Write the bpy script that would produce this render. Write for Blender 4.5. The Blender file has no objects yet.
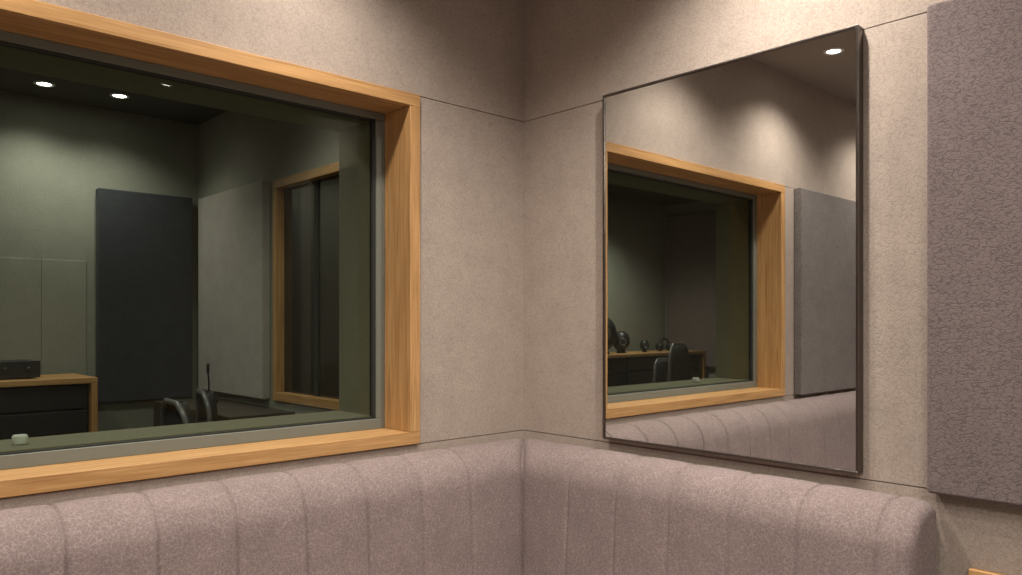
import bpy, bmesh, math
from mathutils import Vector, Matrix

scene = bpy.context.scene
scene.view_settings.view_transform = 'Standard'

# ---------------------------------------------------------------- materials
def new_mat(name):
    m = bpy.data.materials.new(name); m.use_nodes = True
    nt = m.node_tree; nt.nodes.clear()
    out = nt.nodes.new('ShaderNodeOutputMaterial')
    return m, nt, out

def N(nt, t, **kw):
    n = nt.nodes.new(t)
    for k, v in kw.items(): setattr(n, k, v)
    return n

def fabric(name, base, line, scale=55, width=0.12, linefac=0.7, bump=0.4, stretch=(1,1,1), mottle=0.12, fine=500):
    m, nt, out = new_mat(name); L = nt.links.new
    b = N(nt, 'ShaderNodeBsdfPrincipled'); b.inputs['Roughness'].default_value = 0.95
    b.inputs['Specular IOR Level'].default_value = 0.12
    b.inputs['Sheen Weight'].default_value = 0.08
    tc = N(nt, 'ShaderNodeTexCoord'); mp = N(nt, 'ShaderNodeMapping'); mp.inputs['Scale'].default_value = stretch
    L(tc.outputs['Object'], mp.inputs['Vector'])
    n1 = N(nt, 'ShaderNodeTexNoise'); n1.inputs['Scale'].default_value = scale*0.6; n1.inputs['Detail'].default_value = 2
    L(mp.outputs[0], n1.inputs['Vector'])
    sub = N(nt, 'ShaderNodeVectorMath', operation='SUBTRACT'); sub.inputs[1].default_value = (.5,.5,.5)
    L(n1.outputs['Color'], sub.inputs[0])
    sc = N(nt, 'ShaderNodeVectorMath', operation='SCALE'); sc.inputs['Scale'].default_value = 2.6/scale
    L(sub.outputs[0], sc.inputs[0])
    ad = N(nt, 'ShaderNodeVectorMath', operation='ADD'); L(mp.outputs[0], ad.inputs[0]); L(sc.outputs[0], ad.inputs[1])
    vo = N(nt, 'ShaderNodeTexVoronoi', feature='DISTANCE_TO_EDGE'); vo.inputs['Scale'].default_value = scale
    L(ad.outputs[0], vo.inputs['Vector'])
    mr = N(nt, 'ShaderNodeMapRange'); mr.interpolation_type = 'SMOOTHSTEP'
    mr.inputs['From Min'].default_value = 0; mr.inputs['From Max'].default_value = width
    mr.inputs['To Min'].default_value = 1; mr.inputs['To Max'].default_value = 0
    L(vo.outputs['Distance'], mr.inputs['Value'])
    n2 = N(nt, 'ShaderNodeTexNoise'); n2.inputs['Scale'].default_value = fine; n2.inputs['Detail'].default_value = 2
    L(tc.outputs['Object'], n2.inputs['Vector'])
    n3 = N(nt, 'ShaderNodeTexNoise'); n3.inputs['Scale'].default_value = 9; n3.inputs['Detail'].default_value = 6; n3.inputs['Roughness'].default_value = .7
    L(tc.outputs['Object'], n3.inputs['Vector'])
    mf = N(nt, 'ShaderNodeMath', operation='MULTIPLY'); mf.inputs[1].default_value = linefac
    L(mr.outputs[0], mf.inputs[0])
    mx = N(nt, 'ShaderNodeMix', data_type='RGBA'); mx.inputs[6].default_value = (*base, 1); mx.inputs[7].default_value = (*line, 1)
    L(mf.outputs[0], mx.inputs[0])
    am = N(nt, 'ShaderNodeMath', operation='ADD'); L(n2.outputs['Fac'], am.inputs[0]); L(n3.outputs['Fac'], am.inputs[1])
    mr2 = N(nt, 'ShaderNodeMapRange'); mr2.inputs['From Min'].default_value = .7; mr2.inputs['From Max'].default_value = 1.3
    mr2.inputs['To Min'].default_value = 1-mottle; mr2.inputs['To Max'].default_value = 1+mottle
    L(am.outputs[0], mr2.inputs['Value'])
    vm = N(nt, 'ShaderNodeVectorMath', operation='SCALE'); L(mx.outputs[2], vm.inputs[0]); L(mr2.outputs[0], vm.inputs['Scale'])
    L(vm.outputs[0], b.inputs['Base Color'])
    a2 = N(nt, 'ShaderNodeMath', operation='MULTIPLY_ADD'); L(n2.outputs['Fac'], a2.inputs[0]); a2.inputs[1].default_value = .5
    inv = N(nt, 'ShaderNodeMath', operation='MULTIPLY'); inv.inputs[1].default_value = -1; L(mr.outputs[0], inv.inputs[0])
    L(inv.outputs[0], a2.inputs[2])
    bp = N(nt, 'ShaderNodeBump'); bp.inputs['Strength'].default_value = bump; bp.inputs['Distance'].default_value = .0015
    L(a2.outputs[0], bp.inputs['Height']); L(bp.outputs[0], b.inputs['Normal'])
    L(b.outputs[0], out.inputs[0]); return m

def oak(name, axis, c1=(.58,.335,.14), c2=(.37,.19,.068)):
    m, nt, out = new_mat(name); L = nt.links.new
    b = N(nt, 'ShaderNodeBsdfPrincipled'); b.inputs['Roughness'].default_value = .42
    b.inputs['Specular IOR Level'].default_value = .4
    tc = N(nt, 'ShaderNodeTexCoord'); mp = N(nt, 'ShaderNodeMapping')
    s = [42, 42, 42]; s[axis] = 2.0; mp.inputs['Scale'].default_value = s
    L(tc.outputs['Object'], mp.inputs['Vector'])
    n = N(nt, 'ShaderNodeTexNoise'); n.inputs['Scale'].default_value = 1; n.inputs['Detail'].default_value = 6; n.inputs['Distortion'].default_value = 1.6
    L(mp.outputs[0], n.inputs['Vector'])
    mp2 = N(nt, 'ShaderNodeMapping'); s = [260, 260, 260]; s[axis] = 7; mp2.inputs['Scale'].default_value = s
    L(tc.outputs['Object'], mp2.inputs['Vector'])
    n2 = N(nt, 'ShaderNodeTexNoise'); n2.inputs['Scale'].default_value = 1; n2.inputs['Detail'].default_value = 2
    L(mp2.outputs[0], n2.inputs['Vector'])
    a = N(nt, 'ShaderNodeMath', operation='MULTIPLY_ADD'); L(n2.outputs['Fac'], a.inputs[0]); a.inputs[1].default_value = .6; L(n.outputs['Fac'], a.inputs[2])
    cr = N(nt, 'ShaderNodeMapRange'); cr.inputs['From Min'].default_value = .6; cr.inputs['From Max'].default_value = 1.05
    L(a.outputs[0], cr.inputs['Value'])
    mx = N(nt, 'ShaderNodeMix', data_type='RGBA'); mx.inputs[6].default_value = (*c1, 1); mx.inputs[7].default_value = (*c2, 1)
    L(cr.outputs[0], mx.inputs[0]); L(mx.outputs[2], b.inputs['Base Color'])
    bp = N(nt, 'ShaderNodeBump'); bp.inputs['Strength'].default_value = .15; bp.inputs['Distance'].default_value = .001
    L(n2.outputs['Fac'], bp.inputs['Height']); L(bp.outputs[0], b.inputs['Normal'])
    L(b.outputs[0], out.inputs[0]); return m

def plain(name, col, rough=.5, metal=0, spec=.5, noise=.06, nscale=30):
    m, nt, out = new_mat(name); L = nt.links.new
    b = N(nt, 'ShaderNodeBsdfPrincipled'); b.inputs['Roughness'].default_value = rough
    b.inputs['Metallic'].default_value = metal; b.inputs['Specular IOR Level'].default_value = spec
    tc = N(nt, 'ShaderNodeTexCoord'); n = N(nt, 'ShaderNodeTexNoise'); n.inputs['Scale'].default_value = nscale
    L(tc.outputs['Object'], n.inputs['Vector'])
    mr = N(nt, 'ShaderNodeMapRange'); mr.inputs['To Min'].default_value = 1-noise; mr.inputs['To Max'].default_value = 1+noise
    L(n.outputs['Fac'], mr.inputs['Value'])
    vm = N(nt, 'ShaderNodeVectorMath', operation='SCALE'); vm.inputs[0].default_value = col; L(mr.outputs[0], vm.inputs['Scale'])
    L(vm.outputs[0], b.inputs['Base Color']); L(b.outputs[0], out.inputs[0]); return m

def emis(name, col, st):
    m, nt, out = new_mat(name); e = N(nt, 'ShaderNodeEmission'); e.inputs[0].default_value = (*col, 1); e.inputs[1].default_value = st
    nt.links.new(e.outputs[0], out.inputs[0]); return m

WALL = fabric('felt_wall_fabric', (.42,.348,.298), (.315,.257,.218), scale=80, width=.12, linefac=.72, bump=.2, mottle=.12)
SOFA = fabric('sofa_fabric', (.225,.172,.163), (.335,.27,.26), scale=88, width=.12, linefac=.8, bump=.2, stretch=(1,1,1.0), mottle=.16)
PANEL = fabric('acoustic_panel_fabric', (.205,.163,.158), (.12,.094,.094), scale=90, width=.14, linefac=.8, bump=.28, stretch=(1,.7,1.3), mottle=.12)
PANEL2 = fabric('grey_panel_fabric', (.20,.175,.165), (.12,.10,.096), scale=75, linefac=.8, bump=.3, mottle=.14)
PANEL3 = fabric('light_grey_panel_fabric', (.40,.37,.34), (.28,.255,.235), scale=90, linefac=.6, bump=.2, mottle=.12)
DPANEL = fabric('charcoal_panel_fabric', (.055,.058,.066), (.03,.033,.04), scale=80, linefac=.4, mottle=.15)
WALL2 = fabric('studio_wall_fabric', (.30,.30,.255), (.24,.24,.20), scale=75, linefac=.5, bump=.3, mottle=.08)
WALL3 = fabric('studio_cladding_fabric', (.315,.315,.265), (.25,.25,.21), scale=75, linefac=.5, bump=.3, mottle=.08)
CARPET = fabric('carpet', (.10,.09,.085), (.07,.065,.06), scale=120, linefac=.5, mottle=.2)
LINING = fabric('reveal_lining_felt', (.26,.235,.165), (.20,.18,.13), scale=90, linefac=.3, mottle=.08)
CEIL = plain('ceiling_paint', (.36,.31,.275), .9, noise=.03)
CEIL2 = plain('studio_ceiling_paint', (.08,.08,.07), .9, noise=.05)
OAKX = oak('oak_x', 0); OAKY = oak('oak_y', 1); OAKZ = oak('oak_z', 2)
BLACK = plain('black_plastic', (.012,.012,.013), .45)
BLACKF = plain('black_mesh_fabric', (.015,.015,.017), .85)
GASK = plain('glazing_gasket', (.02,.022,.02), .6)
BEAD = plain('glazing_bead_paint', (.17,.18,.15), .55)
FRAME = plain('bronze_metal', (.17,.15,.135), .28, metal=1)
STEEL = plain('brushed_steel', (.45,.45,.45), .3, metal=1)
WHITE = plain('white_enamel', (.75,.74,.7), .4)
LAMP = emis('lamp_disc', (1,.95,.87), 22)

m, nt, out = new_mat('mirror_silver')
g = N(nt, 'ShaderNodeBsdfGlossy'); g.inputs['Roughness'].default_value = 0.0; g.inputs['Color'].default_value = (.82,.83,.81,1)
nt.links.new(g.outputs[0], out.inputs[0]); MIRROR = m

def pane(name, tint, ior):
    m, nt, out = new_mat(name); L = nt.links.new
    t = N(nt, 'ShaderNodeBsdfTransparent'); t.inputs[0].default_value = (*tint, 1)
    g = N(nt, 'ShaderNodeBsdfGlossy'); g.inputs['Roughness'].default_value = 0; g.inputs['Color'].default_value = (.9,1,.9,1)
    f = N(nt, 'ShaderNodeFresnel'); f.inputs['IOR'].default_value = ior
    mx = N(nt, 'ShaderNodeMixShader'); L(f.outputs[0], mx.inputs[0]); L(t.outputs[0], mx.inputs[1]); L(g.outputs[0], mx.inputs[2])
    L(mx.outputs[0], out.inputs[0]); return m
GLASS = pane('green_tinted_glass', (.74,.81,.71), 1.38)
DGLASS = plain('dark_glass', (.03,.027,.02), .12)

# ---------------------------------------------------------------- mesh helpers
def link(ob, parent=None):
    scene.collection.objects.link(ob)
    if parent: ob.parent = parent
    return ob

def empty(name, loc=(0,0,0), rotz=0):
    e = bpy.data.objects.new(name, None); e.empty_display_size = .1
    e.location = loc; e.rotation_euler = (0,0,rotz); scene.collection.objects.link(e); return e

def boxes(name, lst, mat, parent=None, bevel=0, seg=2):
    bm = bmesh.new()
    for (x0,x1,y0,y1,z0,z1) in lst:
        vs = [bm.verts.new(p) for p in [(x0,y0,z0),(x1,y0,z0),(x1,y1,z0),(x0,y1,z0),(x0,y0,z1),(x1,y0,z1),(x1,y1,z1),(x0,y1,z1)]]
        for f in [(0,3,2,1),(4,5,6,7),(0,1,5,4),(1,2,6,5),(2,3,7,6),(3,0,4,7)]:
            bm.faces.new([vs[i] for i in f])
    me = bpy.data.meshes.new(name); bm.to_mesh(me); bm.free(); me.materials.append(mat)
    ob = link(bpy.data.objects.new(name, me), parent)
    if bevel:
        md = ob.modifiers.new('bevel', 'BEVEL'); md.width = bevel; md.segments = seg; md.limit_method = 'ANGLE'
        for p in me.polygons: p.use_smooth = True
        w = ob.modifiers.new('wn', 'WEIGHTED_NORMAL'); w.keep_sharp = False
    return ob

def lathe(name, prof, mat, loc=(0,0,0), parent=None, seg=32, rot=(0,0,0), scale=(1,1,1)):
    bm = bmesh.new(); rings = []
    for r, z in prof:
        rings.append([bm.verts.new((r*math.cos(2*math.pi*i/seg), r*math.sin(2*math.pi*i/seg), z)) for i in range(seg)])
    for a, b in zip(rings, rings[1:]):
        for i in range(seg): bm.faces.new((a[i], a[(i+1)%seg], b[(i+1)%seg], b[i]))
    bm.faces.new(rings[0][::-1]); bm.faces.new(rings[-1])
    bmesh.ops.remove_doubles(bm, verts=bm.verts, dist=1e-6)
    bmesh.ops.recalc_face_normals(bm, faces=bm.faces)
    me = bpy.data.meshes.new(name); bm.to_mesh(me); bm.free(); me.materials.append(mat)
    for p in me.polygons: p.use_smooth = True
    ob = link(bpy.data.objects.new(name, me), parent); ob.location = loc; ob.rotation_euler = rot; ob.scale = scale
    return ob

def tube(name, pts, r, mat, parent=None, cyclic=False):
    cu = bpy.data.curves.new(name, 'CURVE'); cu.dimensions = '3D'; cu.bevel_depth = r; cu.bevel_resolution = 4
    sp = cu.splines.new('POLY'); sp.points.add(len(pts)-1); sp.use_cyclic_u = cyclic
    for p, q in zip(sp.points, pts): p.co = (*q, 1)
    cu.materials.append(mat)
    return link(bpy.data.objects.new(name, cu), parent)

# ---------------------------------------------------------------- room shell
ZL0, ZL1, ZU0, ZU1, ZC = .8850, .8880, 2.0760, 2.0790, 2.72
XW, YS = -4.3, -4.2
boxes('wall_left', [
    (XW,0, 0,.012, 0,ZL0), (XW,0, 0,.012, ZU1,ZC),
    (XW,-2.07, 0,.012, ZL1,ZU0), (-.53,0, 0,.012, ZL1,ZU0),
    (-5.1,.15, .012,.38, 0,.92), (-5.1,.15, .012,.38, 2.045,ZC+.1),
    (-5.1,-2.07, .012,.38, .92,2.045), (-.53,.15, .012,.38, .92,2.045)], WALL)
boxes('wall_right', [
    (0,.012, YS,0, 0,ZL0), (0,.012, YS,0, ZL1,ZU0), (0,.012, YS,0, ZU1,ZC),
    (.012,.15, YS,.012, 0,ZC+.1)], WALL)
boxes('wall_rear', [(XW,.15, YS-.15,YS, 0,ZC+.1)], WALL)
boxes('wall_side', [(XW-.15,XW, YS-.15,.012, 0,ZC+.1)], WALL)
boxes('ceiling', [(XW-.15,.15, YS-.15,.012, ZC,ZC+.12)], CEIL)
boxes('floor', [(-5.3,.3, YS-.15,3.05, -.1,0)], CARPET)

# studio room behind the glass
X2, Y2, Z2 = -.15, 2.85, 2.57
boxes('wall_studio_rear', [(-5.1,.0, Y2,Y2+.15, 0,Z2+.1)], WALL2)
boxes('wall_studio_side', [(-5.1,-4.95, .38,Y2, 0,Z2+.1)], WALL2)
boxes('wall_studio_right', [(X2,0, .38,Y2, 0,.92), (X2,0, .38,Y2, 2.03,Z2+.1), (X2,0, 1.74,Y2, .92,2.03), (X2,0, .38,.98, .92,2.03)], WALL2)
boxes('ceiling_studio', [(-5.1,0, .38,Y2, Z2,Z2+.1)], CEIL2)
boxes('wall_cladding_boards', [(-1.03-.232*k, -.80-.232*k, 2.842,2.8495, .86,1.66) for k in range(7)], WALL3, None, .002)

# ---------------------------------------------------------------- window_1
w = empty('window_1')
xa, xb, za, zb, f = -2.10, -.503, .889, 2.077, .042
yo, yi = -.014, .14
boxes('head', [(xa,xb, yo,yi, zb-f,zb)], OAKX, w, .002)
boxes('sill', [(xa,xb, yo,yi, za,za+f)], OAKX, w, .002)
boxes('jamb_1', [(xa,xa+f, yo,yi, za+f,zb-f)], OAKZ, w, .002)
boxes('jamb_2', [(xb-f,xb, yo,yi, za+f,zb-f)], OAKZ, w, .002)
e = .036
ixa, ixb, iza, izb = xa+f, xb-f, za+f, zb-f
boxes('glazing_bead', [(ixa,ixb, yi-.004,yi+.012, iza,iza+e), (ixa,ixb, yi-.004,yi+.012, izb-e*.7,izb),
    (ixa,ixa+e, yi-.004,yi+.012, iza+e,izb-e*.7), (ixb-e,ixb, yi-.004,yi+.012, iza+e,izb-e*.7)], BEAD, w, .002)
g = .012
boxes('gasket', [(ixa+e,ixb-e, yi+.002,yi+.02, iza+e,iza+e+g*.4), (ixa+e,ixb-e, yi+.002,yi+.02, izb-e*.7-g*.6,izb-e*.7),
    (ixa+e,ixa+e+g, yi+.002,yi+.02, iza+e,izb-e*.7), (ixb-e-g,ixb-e, yi+.002,yi+.02, iza+e,izb-e*.7)], GASK, w)
boxes('reveal_lining', [(ixa,ixb, yi+.012,.385, .91,iza+e+.008), (ixa,ixb, yi+.012,.385, izb-e*.7,2.06),
    (ixa-.03,ixa+e, yi+.012,.385, iza,izb), (ixb-e,ixb+.03, yi+.012,.385, iza,izb)], LINING, w)
bm = bmesh.new()
yg = yi+.012
bm.faces.new([bm.verts.new(p) for p in [(ixa+e,yg,iza+e),(ixb-e,yg,iza+e),(ixb-e,yg,izb-e*.7),(ixa+e,yg,izb-e*.7)]])
me = bpy.data.meshes.new('glass_pane'); bm.to_mesh(me); bm.free(); me.materials.append(GLASS)
link(bpy.data.objects.new('glass_pane', me), w)
# small white cap left on the inner window ledge
lathe('white_bottle_cap', [(.0005,0),(.017,0),(.019,.003),(.019,.020),(.016,.025),(.0005,.026)], WHITE, (-1.625,.26,.9755), None)

# ---------------------------------------------------------------- window_2 (studio side wall)
w2 = empty('window_2')
ya, yb, za2, zb2 = .93, 1.775, .884, 2.067
boxes('frame_h', [(X2-.015,-.02, ya,yb, zb2-.045,zb2), (X2-.015,-.02, ya,yb, za2,za2+.045)], OAKY, w2, .002)
boxes('frame_v', [(X2-.015,-.02, ya,ya+.04, za2+.045,zb2-.045), (X2-.015,-.02, yb-.04,yb, za2+.045,zb2-.045)], OAKZ, w2, .002)
boxes('dark_pane', [(-.118,-.108, ya+.04,yb-.04, za2+.045,zb2-.045)], DGLASS, w2)
boxes('mullion', [(-.125,-.118, 1.36,1.40, za2+.045,zb2-.045)], GASK, w2)

# ---------------------------------------------------------------- mirror
mm = empty('wall_mirror')
my0, my1, mz0, mz1, md_, mf = -1.295, -.425, .903, 2.082, .034, .007
boxes('frame', [(-md_,-.001, my0,my1, mz0,mz0+mf), (-md_,-.001, my0,my1, mz1-mf,mz1),
   (-md_,-.001, my0,my0+mf, mz0+mf,mz1-mf), (-md_,-.001, my1-mf,my1, mz0+mf,mz1-mf)], FRAME, mm, .0012)
bm = bmesh.new(); xm = -.029
bm.faces.new([bm.verts.new(p) for p in [(xm,my0+mf,mz0+mf),(xm,my0+mf,mz1-mf),(xm,my1-mf,mz1-mf),(xm,my1-mf,mz0+mf)]])
me = bpy.data.meshes.new('glass'); bm.to_mesh(me); bm.free(); me.materials.append(MIRROR)
link(bpy.data.objects.new('glass', me), mm)
boxes('backing', [(-.027,-.001, my0+mf,my1-mf, mz0+mf,mz1-mf)], BLACK, mm)

# ---------------------------------------------------------------- acoustic panels
boxes('acoustic_panel', [(-.05,-.0005, -2.67,-1.466, .885,2.077)], PANEL, None, .008, 3)
boxes('acoustic_panel', [(-3.43,-2.225, -.05,-.0005, .885,2.077)], PANEL2, None, .008, 3)
boxes('acoustic_panel', [(-.20,-.1505, 1.83,2.72, .885,2.075)], PANEL3, None, .008, 3)
boxes('acoustic_panel', [(-.75,-.205, 2.79,2.8495, .83,2.09)], DPANEL, None, .008, 3)
boxes('acoustic_panel', [(-4.9495,-4.89, 1.2,2.8, .85,2.44)], PANEL, None, .008, 3)

boxes('trim_1', [(-.022,0, YS,-1.55, .66,.713)], OAKY, None, .002)

# ---------------------------------------------------------------- corner bench sofa
sofa = empty('corner_bench_sofa')
prof = []
prof.append((.004,.36)); prof.append((.004,.60)); prof.append((.004,.80))
for k in range(0, 9):                      # back top radius
    a = math.pi - k*(math.pi/2)/8
    prof.append((.049+.045*math.cos(a), .820+.045*math.sin(a)))
for k in range(1, 15):                     # front top radius (large)
    a = math.pi/2 - k*(math.pi/2-.07)/14
    prof.append((.06+.12*math.cos(a), .750+.115*math.sin(a)))
for k in range(1, 11):
    t = k/10; prof.append((.180+.022*t, .758 + (.36-.758)*t))
def pnorm(i):
    a = prof[max(i-1,0)]; b = prof[min(i+1,len(prof)-1)]
    dx, dz = b[0]-a[0], b[1]-a[1]; l = math.hypot(dx,dz)
    return (-dz/l, dx/l)
PN = [pnorm(i) for i in range(len(prof))]

def backrest(name, length, seam0, pitch, maker):
    us = []; u = 0.0
    while u < length-.03-1e-6:
        us.append(u); u += .003
    us += [length-.03+.03*math.sin(math.pi/2*k/8) for k in range(0,9)]
    us = sorted(set(round(x,5) for x in us))
    bm = bmesh.new(); cols = []
    for u in us:
        col = []
        for i,(d,z) in enumerate(prof):
            ph = ((u-seam0) % pitch); ds = min(ph, pitch-ph)
            q = 1-min(ds/(pitch/2),1)
            off = .0036*math.sqrt(max(0,1-q**2.5)) - .0062*math.exp(-(ds/.0042)**2)
            if u < .24: off = .002
            if d < .03: off = 0
            c = max(0, (d + .045) - u)
            ins = 0
            nx, nz = PN[i]
            if c > 0: ins = .022*(1-math.sqrt(max(0,1-min(1,c/.045)**2)))*(.25+.75*abs(nz))
            c2 = u-(length-.03)
            if c2 > 0: ins = .03*(1-math.sqrt(max(0,1-min(1,c2/.03)**2))); off = 0
            elif abs(c2) < .016: off -= .004*math.exp(-(c2/.004)**2)
            dd = d + nx*(off-ins); zz = z + nz*(off-ins)
            dd = max(dd, .002)
            uu = max(u, dd)
            col.append(bm.verts.new(maker(uu, dd, zz)))
        cols.append(col)
    for a, b in zip(cols, cols[1:]):
        for i in range(len(prof)-1): bm.faces.new((a[i], a[i+1], b[i+1], b[i]))
    bm.faces.new(cols[-1])
    bmesh.ops.remove_doubles(bm, verts=bm.verts, dist=1e-5)
    bmesh.ops.recalc_face_normals(bm, faces=bm.faces)
    me = bpy.data.meshes.new(name); bm.to_mesh(me); bm.free(); me.materials.append(SOFA)
    for p in me.polygons: p.use_smooth = len(p.vertices) < 6
    return link(bpy.data.objects.new(name, me), sofa)
backrest('backrest_window_side', 4.0, .42, .20, lambda u,d,z: (-u,-d,z))
backrest('backrest_mirror_side', 1.482, .40, .20, lambda u,d,z: (-d,-u,z))
boxes('seat_window_side', [(-4.0,-.02, -.68,-.02, .14,.375)], SOFA, sofa, .03, 4)
boxes('seat_mirror_side', [(-.68,-.02, -1.47,-.69, .14,.375)], SOFA, sofa, .03, 4)
boxes('plinth', [(-3.95,-.03, -.62,-.03, 0,.15), (-.62,-.03, -1.43,-.62, 0,.15)], BLACK, sofa)

# ---------------------------------------------------------------- downlights
def downlight(x, y, zc, power, size=134, blend=1.0, col=(1,.93,.84)):
    e = empty('recessed_downlight', (x,y,zc))
    lathe('trim_ring', [(.034,-.001),(.036,-.005),(.050,-.005),(.053,0.0),(.034,0.0)], WHITE, (0,0,0), e)
    lathe('lamp', [(.0005,-.002),(.033,-.002),(.033,-.0005),(.0005,-.0005)], LAMP, (0,0,0), e)
    l = bpy.data.lights.new('spot', 'SPOT'); l.energy = power; l.spot_size = math.radians(size); l.spot_blend = blend
    l.shadow_soft_size = .04; l.color = col
    o = link(bpy.data.objects.new('spot', l), e); o.location = (0,0,-.045)
for (x,y,p) in [(-1.97,-.35,58), (-.98,-.42,60), (-.42,-1.12,104), (-3.1,-.36,48), (-.42,-2.3,50), (-1.9,-2.4,75), (-3.1,-2.6,60), (-1.5,-1.5,50)]:
    downlight(x, y, ZC, p)
for (x,y,p) in [(-1.08,2.54,22), (-.72,2.50,17), (-3.6,2.2,80), (-2.2,1.3,52), (-.75,1.0,36)]:  # entries after the first pair are unseen, added to brighten the studio
    downlight(x, y, Z2, p, col=(1,.95,.87))
lp = empty('added_fill_panel', (-2.7,-3.2,ZC))  # unseen panel added behind the camera for soft fill light
boxes('fill_panel_housing', [(-.32,.32,-.32,.32,-.03,0)], WHITE, lp, .004)
boxes('fill_panel_face', [(-.29,.29,-.29,.29,-.034,-.0305)], emis('fill_panel_glow', (1,.94,.86), 4), lp)
al = bpy.data.lights.new('fill_panel_lamp', 'AREA'); al.size = .58; al.energy = 50; al.color = (1,.94,.86)
o = link(bpy.data.objects.new('fill_panel_lamp', al), lp); o.location = (0,0,-.04)

# ---------------------------------------------------------------- studio furniture
def desk(xl, xr):
    d = empty('oak_rack_desk', (0,0,0))
    boxes('top', [(xl,xr, 2.30,2.74, .985,1.015)], OAKX, d, .003)
    boxes('side_panels', [(xl,xl+.03, 2.30,2.74, 0,.985), (xr-.03,xr, 2.30,2.74, 0,.985)], OAKZ, d, .002)
    boxes('shelf', [(xl+.03,xr-.03, 2.31,2.74, .70,.722)], OAKX, d, .002)
    n = max(2, int((xr-xl)/.5)); wd = (xr-xl-.06)/n
    L_ = []
    for i in range(n):
        a = xl+.03+i*wd
        L_ += [(a+.01,a+wd-.01, 2.335,2.72, .73,.845), (a+.01,a+wd-.01, 2.335,2.72, .855,.975), (a+.01,a+wd-.01, 2.34,2.72, .42,.69)]
    boxes('rack_units', L_, BLACK, d, .004)
    boxes('back', [(xl+.03,xr-.03, 2.725,2.738, .1,.98)], BLACK, d)
    return d
desk(-2.7, -.885); desk(-4.88, -3.0)

CONE = plain('speaker_cone', (.09,.09,.09), .5)
def speaker(x, y, z, h, rz):
    e = empty('studio_monitor_speaker', (x,y,z), rz)
    pts = [(.0005,0)]+[(math.sin(math.pi*(k/16))*h*.42+.004, h*.5-math.cos(math.pi*k/16)*h*.5) for k in range(1,16)]+[(.0005,h)]
    lathe('cabinet', pts, BLACK, (0,0,.02), e)
    lathe('foot', [(.0005,0),(h*.25,0),(h*.2,.02),(.04,.04),(.0005,.04)], BLACK, (0,0,0), e)
    lathe('woofer', [(.0005,0),(h*.18,0),(h*.20,.012),(h*.17,.012),(.02,.004),(.0005,.008)], CONE, (0,-h*.39,h*.55), e, rot=(math.pi/2,0,0))
speaker(-3.47, 2.5, 1.016, .33, .7)
speaker(-3.76, 2.5, 1.016, .19, .7)
speaker(-4.12, 2.5, 1.016, .10, .7)
# black rack-mount audio interface with front panel, knobs and feet
ai = empty('audio_interface', (0,0,0))
boxes('chassis', [(-1.75,-1.13, 2.42,2.66, 1.024,1.105)], BLACK, ai, .006)
boxes('front_plate', [(-1.755,-1.125, 2.412,2.421, 1.022,1.107)], plain('dark_anodised', (.03,.03,.032), .35), ai, .002)
for k in range(6):
    lathe('knob', [(.0005,0),(.013,0),(.011,.014),(.0005,.014)], GASK, (-1.68+.10*k,2.412,1.065), ai, 20, rot=(math.pi/2,0,0))
boxes('feet', [(-1.73,-1.70,2.45,2.48,1.0155,1.025),(-1.18,-1.15,2.45,2.48,1.0155,1.025),(-1.73,-1.70,2.6,2.63,1.0155,1.025),(-1.18,-1.15,2.6,2.63,1.0155,1.025)], BLACK, ai)
h = empty('headphones', (-4.45,2.5,1.016))
tube('band', [(.085*math.cos(math.pi*k/16),0,.045+.08*math.sin(math.pi*k/16)) for k in range(17)], .009, BLACK, h)
for s in (-1,1): lathe('ear_cup', [(.0005,-.02),(.035,-.02),(.042,0),(.035,.02),(.0005,.02)], BLACK, (s*.082,0,.043), h, rot=(0,math.pi/2,0))

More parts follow.
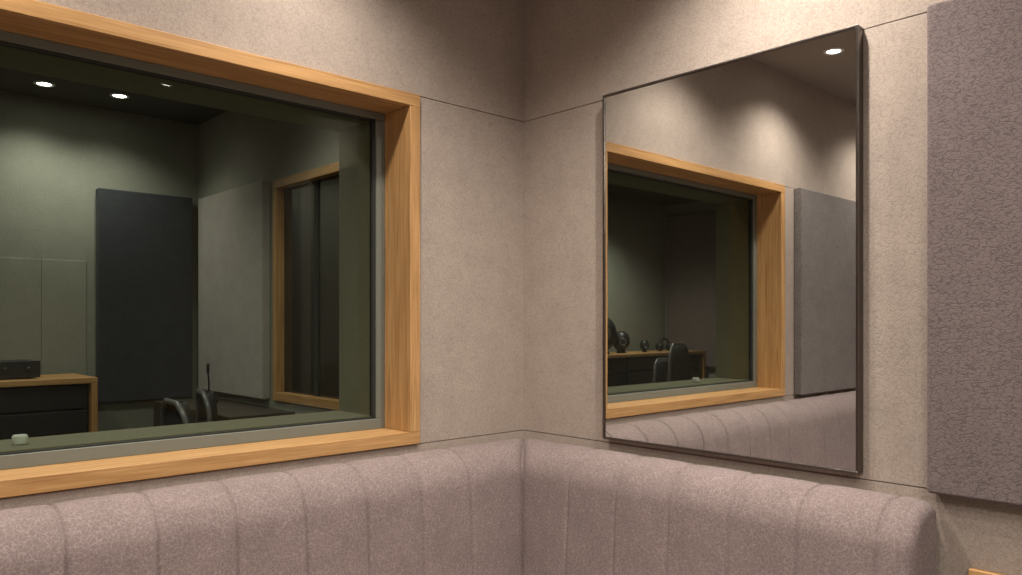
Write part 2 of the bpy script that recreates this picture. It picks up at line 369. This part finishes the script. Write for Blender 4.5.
GP = plain('grey_plastic', (.10,.10,.10), .35)
def chair(x, y, rz, zb=1.0):
    e = empty('office_chair', (x,y,0), rz)
    boxes('seat', [(-.23,.23, -.23,.23, .45,.53)], BLACKF, e, .03, 4)
    bm = bmesh.new(); nu, nv = 12, 14; g = []; outline = []
    for side in (0,1):
        rows = []
        for j in range(nv+1):
            t = j/nv; zz = .60+(zb-.60)*t; hw = .21*(1-.25*t**3)*math.sqrt(max(.02,1-(max(0,t-.8)/.2)**2*.7))
            row = []
            for i in range(nu+1):
                s = -1+2*i/nu
                yy = .23+.06*t - .05*(s*s)*1.0 + .04*math.sin(t*3.1) + side*.015
                row.append(bm.verts.new((s*hw, yy, zz)))
            rows.append(row)
            if side == 0: outline.append((hw, .235+.06*t-.05+.04*math.sin(t*3.1), zz))
        g.append(rows)
    for j in range(nv):
        for i in range(nu):
            bm.faces.new((g[0][j][i], g[0][j][i+1], g[0][j+1][i+1], g[0][j+1][i]))
            bm.faces.new((g[1][j][i], g[1][j+1][i], g[1][j+1][i+1], g[1][j][i+1]))
    for j in range(nv):
        for i in (0,nu): bm.faces.new((g[0][j][i], g[1][j][i], g[1][j+1][i], g[0][j+1][i]))
    for i in range(nu):
        for j in (0,nv): bm.faces.new((g[0][j][i], g[0][j][i+1], g[1][j][i+1], g[1][j][i]))
    bmesh.ops.recalc_face_normals(bm, faces=bm.faces)
    me = bpy.data.meshes.new('back'); bm.to_mesh(me); bm.free(); me.materials.append(BLACKF)
    for p in me.polygons: p.use_smooth = True
    link(bpy.data.objects.new('back', me), e)
    tube('back_frame', outline + [(-a,b,c) for a,b,c in reversed(outline)], .012, GP, e, True)
    tube('spine', [(0,.1,.46),(0,.27,.47),(0,.32,.56),(0,.32,.75)], .018, BLACK, e)
    lathe('column', [(.0005,.08),(.03,.08),(.03,.30),(.02,.30),(.02,.46),(.0005,.46)], STEEL, (0,0,0), e)
    for k in range(5):
        a = 2*math.pi*k/5
        tube('base_leg', [(0,0,.10),(.22*math.cos(a),.22*math.sin(a),.07)], .016, BLACK, e)
        lathe('caster', [(.0005,-.012),(.028,-.012),(.03,0),(.028,.012),(.0005,.012)], BLACK, (.22*math.cos(a),.22*math.sin(a),.03), e, rot=(math.pi/2,0,a))
    return e
chair(-.85, 1.68, math.radians(-104), .965)
chair(-1.17, 1.15, math.radians(-96), .975)
chair(-2.5, 1.27, math.radians(165), 1.15)
chair(-3.25, 1.95, math.radians(165), 1.0)

boxes('low_cabinet', [(-.50,-.1505, 1.55,2.62, 0.02,.84)], plain('dark_walnut', (.05,.038,.028), .5), None, .004)
gm = empty('gooseneck_microphone', (-.30,2.3,.841))
lathe('base', [(.0005,0),(.05,0),(.05,.012),(.02,.02),(.0005,.02)], BLACK, (0,0,0), gm)
tube('stem', [(0,0,.01),(0,0,.12),(-.005,0,.18)], .005, BLACK, gm)
lathe('capsule', [(.0005,0),(.008,.005),(.009,.05),(.0005,.06)], BLACK, (-.005,0,.17), gm)

# ---------------------------------------------------------------- world + camera
wd = bpy.data.worlds.new('World'); scene.world = wd; wd.use_nodes = True
wd.node_tree.nodes['Background'].inputs[0].default_value = (.02,.02,.02,1)
wd.node_tree.nodes['Background'].inputs[1].default_value = .2

cam = bpy.data.cameras.new('camera'); cam.sensor_width = 36; cam.lens = 776/1022*36; cam.shift_y = 35.5/1022
co = bpy.data.objects.new('camera', cam); scene.collection.objects.link(co)
co.location = (-2.085,-2.157,1.30); co.rotation_euler = (math.radians(90),0,math.radians(-43.1))
scene.camera = co
